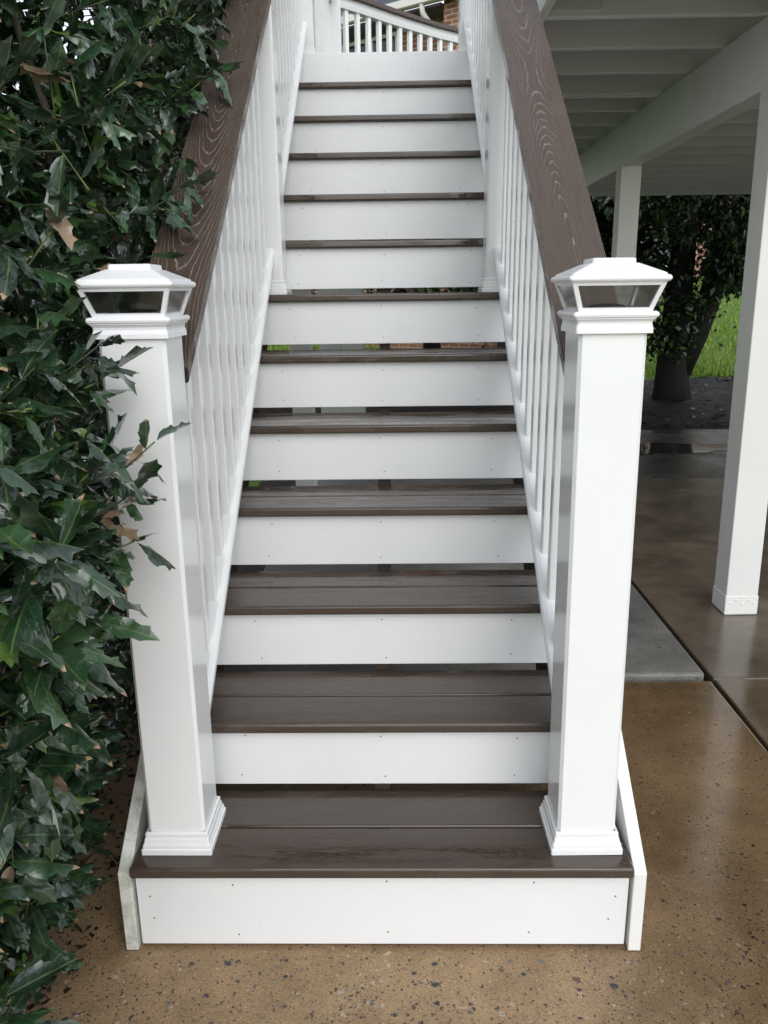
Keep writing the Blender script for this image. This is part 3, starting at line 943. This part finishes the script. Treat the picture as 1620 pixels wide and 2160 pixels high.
def house_b():
    h = tag(empty('brick_house', (8.5, 29.0, 1.6), rad(-12)), 'distant brick house glimpsed behind the trees past the lawn', 'house')
    link('wall', box_me('wall', -7, 8, 0, 8, -1.0, 3.0), M['brick'], h)
    link('roof', prism_me('roof', [(-0.5, 3.0), (4, 6.2), (8.5, 3.0)], -7.4, 8.4), M['shingle'], h)
    link('fascia', box_me('fascia', -7.4, 8.4, -0.6, -0.52, 2.85, 3.1), M['trim_far'], h)
    for x0 in (-5.5, -2.8, 0.4, 3.2, 5.6):
        w = link('window', box_me('window', x0, x0 + 1.2, -0.05, 0.03, 0.5, 2.3), M['trim_far'], h)
        link('pane', box_me('pane', x0 + 0.1, x0 + 1.1, -0.06, -0.052, 0.6, 2.2), M['window'], w)
    link('door', box_me('door', -1.1, -0.1, -0.05, 0.03, -0.6, 1.9), M['trim_far'], h)
house_b()

# ------------------------------------------------------------------ trees
def leaf_cloud(C, D, N, L, W, tint):
    """diamond leaves folded along the rib: centre C, axis D, normal N"""
    S = np.cross(D, N)
    n = len(C)
    V = np.empty((n * 6, 3))
    V[0::6] = C
    V[1::6] = C + D * L[:, None] * 0.45 + S * W[:, None] + N * (W * 0.3)[:, None]
    V[2::6] = C + D * L[:, None] * 0.45 - S * W[:, None] + N * (W * 0.3)[:, None]
    V[3::6] = C + D * L[:, None] * 0.5
    V[4::6] = C + D * L[:, None]
    V[5::6] = C + D * L[:, None] * 0.98
    F = np.empty((n, 4, 3), dtype=np.int32)
    b = np.arange(n) * 6
    F[:, 0] = np.stack([b, b + 3, b + 1], 1)
    F[:, 1] = np.stack([b, b + 2, b + 3], 1)
    F[:, 2] = np.stack([b + 1, b + 3, b + 4], 1)
    F[:, 3] = np.stack([b + 3, b + 2, b + 4], 1)
    F = F.reshape(-1, 3)
    me = bpy.data.meshes.new('crown')
    me.vertices.add(len(V)); me.vertices.foreach_set('co', V.ravel().astype(np.float32))
    me.loops.add(F.size); me.loops.foreach_set('vertex_index', F.ravel())
    me.polygons.add(len(F)); me.polygons.foreach_set('loop_start', np.arange(0, F.size, 3, dtype=np.int32))
    me.update(calc_edges=True)
    at = me.attributes.new('tint', 'FLOAT', 'POINT')
    at.data.foreach_set('value', np.repeat(tint, 6).astype(np.float32))
    return me

def unit(a):
    return a / (np.linalg.norm(a, axis=-1, keepdims=True) + 1e-9)

def tree(name, loc, label, stems, crown, nl, leaf=0.085, seed=0, trunk_mat='bark', cat='tree', group='evergreen trees beyond the driveway'):
    """stems: list of (pts, radii); crown: list of ellipsoids (cx,cy,cz,rx,ry,rz)"""
    r = np.random.default_rng(seed)
    t = tag(empty(name, loc), label, cat, group)
    tv, tf = [], []
    for pts, radii in stems:
        V, F = tube_arrays(pts, radii, 10)
        o = len(tv); tv += V; tf += [tuple(o + i for i in f) for f in F]
    link('trunk', mesh('trunk', tv, tf, True), M[trunk_mat], t)
    # limbs reach from the stems out into the crown
    lv, lf = [], []
    ends = []
    allst = [Vector(p) for pts, _ in stems for p in pts[1:]]
    tot = sum(e[3] * e[4] * e[5] for e in crown)
    for e in crown:
        nb = max(6, int(60 * e[3] * e[4] * e[5] / tot))
        for _ in range(nb):
            u = unit(r.normal(size=3)) * r.uniform(0.45, 0.98)
            tip = Vector((e[0] + u[0] * e[3], e[1] + u[1] * e[4], e[2] + u[2] * e[5]))
            src = min(allst, key=lambda q: (q - tip).length + 0.6 * abs(q.z - tip.z + 0.2))
            mid = src.lerp(tip, 0.5) + Vector(r.normal(size=3)) * 0.12 + Vector((0, 0, 0.12))
            V, F = tube_arrays([src, mid, tip], [0.022, 0.013, 0.004], 5)
            o = len(lv); lv += V; lf += [tuple(o + i for i in f) for f in F]
            ends.append((mid, tip))
    link('limb', mesh('limb', lv, lf, True), M[trunk_mat], t)
    k_ = len(ends)
    idx = r.integers(0, k_, nl)
    f = r.random(nl) ** 0.7
    A = np.array([e[0] for e in ends]); B = np.array([e[1] for e in ends])
    C = A[idx] * (1 - f)[:, None] + B[idx] * f[:, None] + r.normal(size=(nl, 3)) * np.array([0.16, 0.16, 0.11])
    D = unit(unit(B[idx] - A[idx]) * 0.6 + r.normal(size=(nl, 3)) * 0.7 + np.array([0, 0, -0.25]))
    N = unit(np.cross(D, np.cross(np.array([0, 0, 1.0]) + r.normal(size=(nl, 3)) * 0.5, D)))
    L = r.uniform(0.7, 1.25, nl) * leaf
    stuff(link('crown', leaf_cloud(C, D, N, L, L * 0.24, r.random(nl)), M['tree_leaf'], t))
    return t

tree('evergreen_tree', (3.62, 8.95, -0.01), 'forked dark evergreen tree standing in the mulch behind the near deck post', [
    ([(0, 0, -0.1), (-0.02, 0, 0.25), (-0.03, 0, 0.75), (-0.02, 0, 1.6), (0.0, 0, 2.6), (0.05, 0.1, 5)], [0.27, 0.215, 0.19, 0.155, 0.13, 0.06]),
    ([(0.05, 0, 0.35), (0.22, -0.02, 0.85), (0.38, 0.0, 1.35), (0.47, 0, 2.1), (0.5, 0, 3.2), (0.6, 0, 5.0)], [0.15, 0.155, 0.14, 0.115, 0.09, 0.05]),
    ([(0.40, 0.1, 1.1), (0.64, 0.12, 1.7), (0.80, 0.1, 2.6), (0.9, 0.1, 3.8)], [0.06, 0.065, 0.055, 0.03]),
], [(0, 0, 3.4, 1.9, 1.5, 1.7), (-0.75, -0.1, 1.85, 1.0, 0.8, 0.75), (-0.5, -0.1, 1.0, 0.8, 0.5, 0.30), (0.9, 0.2, 2.1, 0.8, 0.7, 0.8), (-1.2, 0.3, 1.9, 0.6, 0.6, 0.5), (0.35, -0.3, 1.75, 0.5, 0.4, 0.5)], 27000, 0.10, 21)
tree('evergreen_tree', (2.25, 9.7, 0.0), 'slim dark evergreen tree behind the far deck post', [
    ([(0, 0, -0.1), (0.02, 0, 1.0), (0.0, 0, 2.2), (0.05, 0, 4.5)], [0.15, 0.12, 0.10, 0.04])],
    [(0, 0, 2.9, 1.4, 1.2, 1.9), (0.3, 0, 1.6, 1.1, 0.9, 0.8)], 15000, 0.10, 22)
tree('evergreen_tree', (5.9, 10.1, 0.0), 'evergreen tree half hidden by the near deck post', [
    ([(0, 0, -0.1), (-0.05, 0, 1.0), (-0.02, 0, 2.2), (0.05, 0, 4.5)], [0.2, 0.15, 0.13, 0.05])],
    [(-0.2, 0, 3.2, 1.8, 1.5, 1.8), (-0.6, 0, 1.9, 1.0, 0.9, 0.7)], 9000, 0.10, 23)
tree('evergreen_tree', (0.55, 10.4, 0.0), 'evergreen tree with dark leaves seen through the riser gaps', [
    ([(0, 0, -0.1), (0.03, 0, 1.0), (0.0, 0, 2.2), (0.05, 0, 3.6)], [0.16, 0.12, 0.10, 0.04])],
    [(0, 0, 2.0, 1.5, 1.2, 1.1), (0.5, 0, 1.2, 1.1, 0.9, 0.6)], 8000, 0.10, 24)
tree('evergreen_tree', (-1.9, 9.4, 0.0), 'evergreen tree at the far side of the holly behind the staircase', [
    ([(0, 0, -0.1), (0.03, 0, 1.0), (0.0, 0, 2.2), (0.05, 0, 3.6)], [0.16, 0.12, 0.10, 0.04])],
    [(0, 0, 2.1, 1.3, 1.2, 1.3), (0.6, 0, 1.2, 0.9, 0.9, 0.6)], 8000, 0.10, 25)

# ------------------------------------------------------------------ holly bush
STN = [0.0, 0.08, 0.20, 0.265, 0.31, 0.44, 0.535, 0.58, 0.70, 0.80, 0.86, 1.0]
HWD = [0.012, 0.075, 0.132, 0.168, 0.145, 0.162, 0.200, 0.165, 0.145, 0.165, 0.085, 0.0]
SPN = (3, 6, 9)
def leaf_base(seed, curl, fold, wav):
    """a spiny oblong leaf along +Y, unit length, rib at x=0; rows: left, centre, right"""
    r = np.random.default_rng(seed)
    V, UV = [], []
    for i, (t, w) in enumerate(zip(STN, HWD)):
        zc = -curl * t * t
        for s in (-1, 0, 1):
            ww = w * (1 + r.uniform(-0.1, 0.1))
            spine = i in SPN
            z = zc + (fold * w + wav * math.sin(t * 9 + s) * 0.5 * w if s else 0.0) + (r.uniform(-0.09, 0.05) if spine and s else 0.0)
            dy = (0.035 if spine else 0.0) * abs(s)
            V.append((s * ww, t + dy, z))
            UV.append((s * min(1.0, w / 0.16), t + dy * 0.3))
    F = []
    for i in range(len(STN) - 1):
        for c in range(2):
            a = i * 3 + c
            if i == len(STN) - 2:
                F.append((a, a + 1, i * 3 + 4))
            else:
                F.append((a, a + 1, a + 4, a + 3))
    return np.array(V), np.array(UV), F
LEAF_VARS = [leaf_base(s, c, f, w) for s, c, f, w in ((1, 0.18, -0.45, 0.8), (2, 0.34, -0.55, 0.9), (3, 0.05, 0.55, 0.6), (4, 0.46, -0.35, 0.8), (5, 0.25, -0.75, 0.9), (6, 0.38, 0.35, 0.9), (7, 0.55, -0.5, 1.0), (8, 0.12, 0.2, 1.1), (9, 0.28, -0.9, 0.6), (10, -0.12, 0.7, 0.5))]

def leaves_mesh(name, items):
    """items: list of (variant, origin, ydir, normal, length, tint, r)"""
    Vs, UVs, T, faces = [], [], [], []
    off = 0
    loops, starts, totals = [], [], []
    for var, o, d, nn, L, tint, rr in items:
        B, U, F = LEAF_VARS[var]
        s = np.cross(d, nn)
        P = o + (B[:, :1] * s + B[:, 1:2] * d + B[:, 2:3] * nn) * L
        Vs.append(P)
        UVs.append(np.concatenate([U, np.full((len(U), 1), rr)], 1))
        T.append(np.full(len(B), tint))
        for f in F:
            starts.append(len(loops)); totals.append(len(f))
            loops.extend([off + i for i in f])
        off += len(B)
    V = np.concatenate(Vs); UV = np.concatenate(UVs); T = np.concatenate(T)
    me = bpy.data.meshes.new(name)
    me.vertices.add(len(V)); me.vertices.foreach_set('co', V.ravel().astype(np.float32))
    me.loops.add(len(loops)); me.loops.foreach_set('vertex_index', np.array(loops, dtype=np.int32))
    me.polygons.add(len(starts)); me.polygons.foreach_set('loop_start', np.array(starts, dtype=np.int32))
    me.update(calc_edges=True)
    me.polygons.foreach_set('use_smooth', [True] * len(me.polygons))
    me.attributes.new('tint', 'FLOAT', 'POINT').data.foreach_set('value', T.astype(np.float32))
    me.attributes.new('leafpos', 'FLOAT_VECTOR', 'POINT').data.foreach_set('vector', UV.ravel().astype(np.float32))
    return me

ELL = [(-1.22, 1.0, 1.0, .60, 1.9, 1.25), (-1.04, 1.05, 2.15, .53, 1.0, .75), (-.95, .42, 1.74, .42, .40, .44),
       (-.76, -.42, 1.00, .34, .40, .36), (-.80, -.16, 1.18, .36, .34, .32), (-.90, -.12, .66, .35, .36, .40), (-.96, -.10, .26, .31, .40, .30), (-.95, -.6, .55, .45, .4, .5), (-1.0, 0.1, 1.55, .45, .4, .35), (-.96, 1.95, 2.65, .5, .8, .75)]
EA = np.array(ELL)
def inside_depth(P):
    q = (P - EA[:, :3]) / EA[:, 3:]
    return np.sqrt((q * q).sum(1)).min()
CAMN = np.array(CAM)
def blocked(P):
    if np.linalg.norm(P - CAMN) < 0.5: return True
    if P[2] < 0.02: return True
    x, y, z = P
    if x > -0.585 and y > -0.03 and z < 0.30 + SL * y and y < 3.2: return True       # stair body
    if x > -0.535 and y > 0.17 and z < 1.14 + SL * y and y < 3.3: return True         # railing
    if -0.55 < x < -0.34 and 0.02 < y < 0.22 and z < 1.50: return True                # newel and lantern
    if x > -0.30: return True
    if z < 0.80 and x > -0.50 - 0.10 * max(0.0, 0.45 - z) and y > -0.30: return True
    return False

twigs, items = [], []
def add_twig(tip, d, length, nleaf, r, leafL=0.084, tints=None):
    tip = np.array(tip, float)
    d = unit(np.array(d, float))
    side = unit(np.cross(d, [0, 0, 1.0]))
    base = tip - d * length + np.array([0, 0, -0.03 * length / 0.2])
    mid = (tip + base) / 2 + np.array([0, 0, -0.012]) + side * r.uniform(-0.01, 0.01)
    if any(blocked(q) for q in (tip, mid)): return
    upn = unit(np.cross(side, d))
    twigs.append((base, mid, tip))
    ph = r.uniform(0, 6.28)
    for q in range(nleaf):
        f = 0.06 + 0.94 * (q / max(1, nleaf - 1)) ** 0.75
        o = base * (1 - f) + tip * f + np.array([0, 0, -0.012 * 4 * f * (1 - f)])
        a = ph + q * 2.4
        rdl = side * math.cos(a) + upn * math.sin(a)
        spread = 1.15 - 0.55 * max(0, f - 0.5) * 2
        ax = unit(d * 0.72 + rdl * spread + np.array([0, 0, -0.10]) + r.normal(size=3) * 0.15)
        ref = upn * 0.8 + np.array([0, 0, 0.8]) + d * 0.5 + r.normal(size=3) * 0.35
        nn = unit(ref - ax * ref.dot(ax))
        L = leafL * r.uniform(0.62, 1.30)
        if any(blocked(o + ax * L * g) for g in (0.5, 1.0)): continue
        u = r.random()
        if tints is not None:
            tint = tints[q % len(tints)]
        elif u < 0.017: tint = 0.92 + r.random() * 0.08
        elif u < 0.05: tint = 0.80 + r.random() * 0.06
        else: tint = r.random() * 0.66
        if tint > 0.78 and np.linalg.norm(o - CAMN) < 1.15 and tints is None: tint = 0.5
        items.append((int(r.integers(0, len(LEAF_VARS))), o + ax * 0.006, ax, nn, L, tint, r.random()))

r = np.random.default_rng(5)
for layer, dens in ((1.0, 90), (0.84, 44), (0.66, 26)):
    for e in ELL:
        area = 4 * math.pi * (((e[3] * e[4]) ** 1.6 + (e[3] * e[5]) ** 1.6 + (e[4] * e[5]) ** 1.6) / 3) ** (1 / 1.6)
        for _ in range(int(area * dens)):
            n = unit(r.normal(size=3))
            if n[0] < -0.35 and n[1] > -0.2: continue
            P = np.array(e[:3]) + n * np.array(e[3:]) * (layer + r.normal() * 0.03)
            if P[2] < 0.05 or P[1] > 2.6 or P[1] < -1.05 or P[2] > 3.4: continue
            if inside_depth(P) < layer - 0.13: continue
            gn = unit(n / np.array(e[3:]))
            d = gn * 0.8 + np.array([0, -0.1, 0.12]) + r.normal(size=3) * 0.38
            add_twig(P, d, r.uniform(0.13, 0.24), int(r.integers(6, 10)), r)
# sprigs that reach across the newel post
add_twig((-0.385, -0.055, 1.165), (0.85, -0.05, 0.45), 0.20, 8, r, 0.075, (0.3, 0.2, 0.95, 0.4, 0.93, 0.25))
add_twig((-0.43, -0.06, 1.075), (0.8, -0.1, 0.3), 0.18, 8, r, 0.078, (0.35, 0.5, 0.2, 0.94, 0.3))
add_twig((-0.44, -0.05, 0.98), (0.8, -0.1, 0.1), 0.18, 7, r, 0.08)
add_twig((-0.475, -0.05, 1.27), (0.8, -0.1, 0.1), 0.18, 7, r, 0.09)
add_twig((-0.47, -0.05, 1.33), (0.8, -0.1, 0.3), 0.2, 7, r, 0.09)
add_twig((-0.43, -0.42, 0.96), (0.7, -0.25, 0.35), 0.22, 9, r, 0.112, (0.62, 0.5, 0.66, 0.45))
add_twig((-0.40, -0.45, 1.10), (0.5, -0.4, 0.5), 0.22, 8, r, 0.105)
for q in range(16):
    yy = 0.35 + 1.5 * q / 15 + r.uniform(-0.05, 0.05)
    zz = 1.13 + SL * yy + r.uniform(0.05, 0.16)
    add_twig((r.uniform(-0.52, -0.45), yy, zz), (0.8, -0.45, r.uniform(-0.1, 0.2)), 0.2, 8, r, 0.085, (0.3, 0.5, 0.1, 0.62, 0.4, 0.2, 0.55))

holly = tag(empty('holly_bush', (-1.1, 0.5, 0)), 'large glossy dark green holly bush with spiny leaves left of the stairs', 'bush')
HO = np.array((-1.1, 0.5, 0.0))
# the 300 leaves that show largest are parts of their own
def score(it):
    c = it[1] + it[2] * it[4] * 0.5
    v = c - CAMN
    z = v.dot(np.array(fwd)); xx = v.dot(np.array(rgt)) / z; yy = v.dot(np.array(upv)) / z
    if z < 0.2 or abs(xx) > 0.485 or abs(yy) > 0.645: return -1
    face = abs(unit(v).dot(it[3]))
    dep = inside_depth(c)
    return it[4] / z * (0.35 + face) * (1.0 if dep > 0.98 else 0.35)
items.sort(key=score, reverse=True)
singles, rest = items[:300], items[300:]
variants = {}
for it in singles:
    tb = 0.95 if it[5] > 0.9 else 0.83 if it[5] > 0.78 else round(it[5] * 5) / 5
    key = (it[0], tb, it[6] > 0.68)
    if key not in variants:
        variants[key] = leaves_mesh('leaf', [(it[0], np.zeros(3), np.array([0, 1.0, 0]), np.array([0, 0, 1.0]), 1.0, tb, 0.8 if it[6] > 0.68 else 0.2)])
        variants[key].materials.append(M['leaf'])
    d, nn = it[2], it[3]
    s = np.cross(d, nn)
    R = Matrix((Vector(s), Vector(d), Vector(nn))).transposed().to_4x4()
    o = link('leaf', variants[key], None, holly)
    o.matrix_basis = Matrix.Translation(Vector(it[1] - HO)) @ R @ Matrix.Scale(it[4], 4)
rest = [(a, o - HO, d, n_, L, t, q) for a, o, d, n_, L, t, q in rest]
stuff(link('foliage', leaves_mesh('foliage', rest), M['leaf'], holly))
tv, tf = [], []
for b, m_, t in twigs:
    V, F = tube_arrays([Vector(b - HO), Vector(m_ - HO), Vector(t - HO)], [0.0022, 0.0020, 0.0016], 5)
    o = len(tv); tv += V; tf += [tuple(o + i for i in f) for f in F]
stuff(link('twigs', mesh('twigs', tv, tf, True), M['twig'], holly))
rr = random.Random(3)
for q in range(16):
    bx, by = rr.uniform(-1.35, -0.85), rr.uniform(-0.5, 1.6)
    h_ = rr.uniform(1.0, 2.4)
    pts = [(bx, by, -0.05)]
    for s in range(1, 5):
        pts.append((bx + rr.uniform(-0.10, 0.16) * s * 0.6, by + rr.uniform(-0.12, 0.12) * s * 0.6, h_ * s / 4))
    link('stem', tube_me('stem', [Vector(p) - Vector(HO) for p in pts], [0.022, 0.019, 0.015, 0.01, 0.005], 7), M['holly_bark'], holly)
print('holly leaves', len(items), 'twigs', len(twigs))
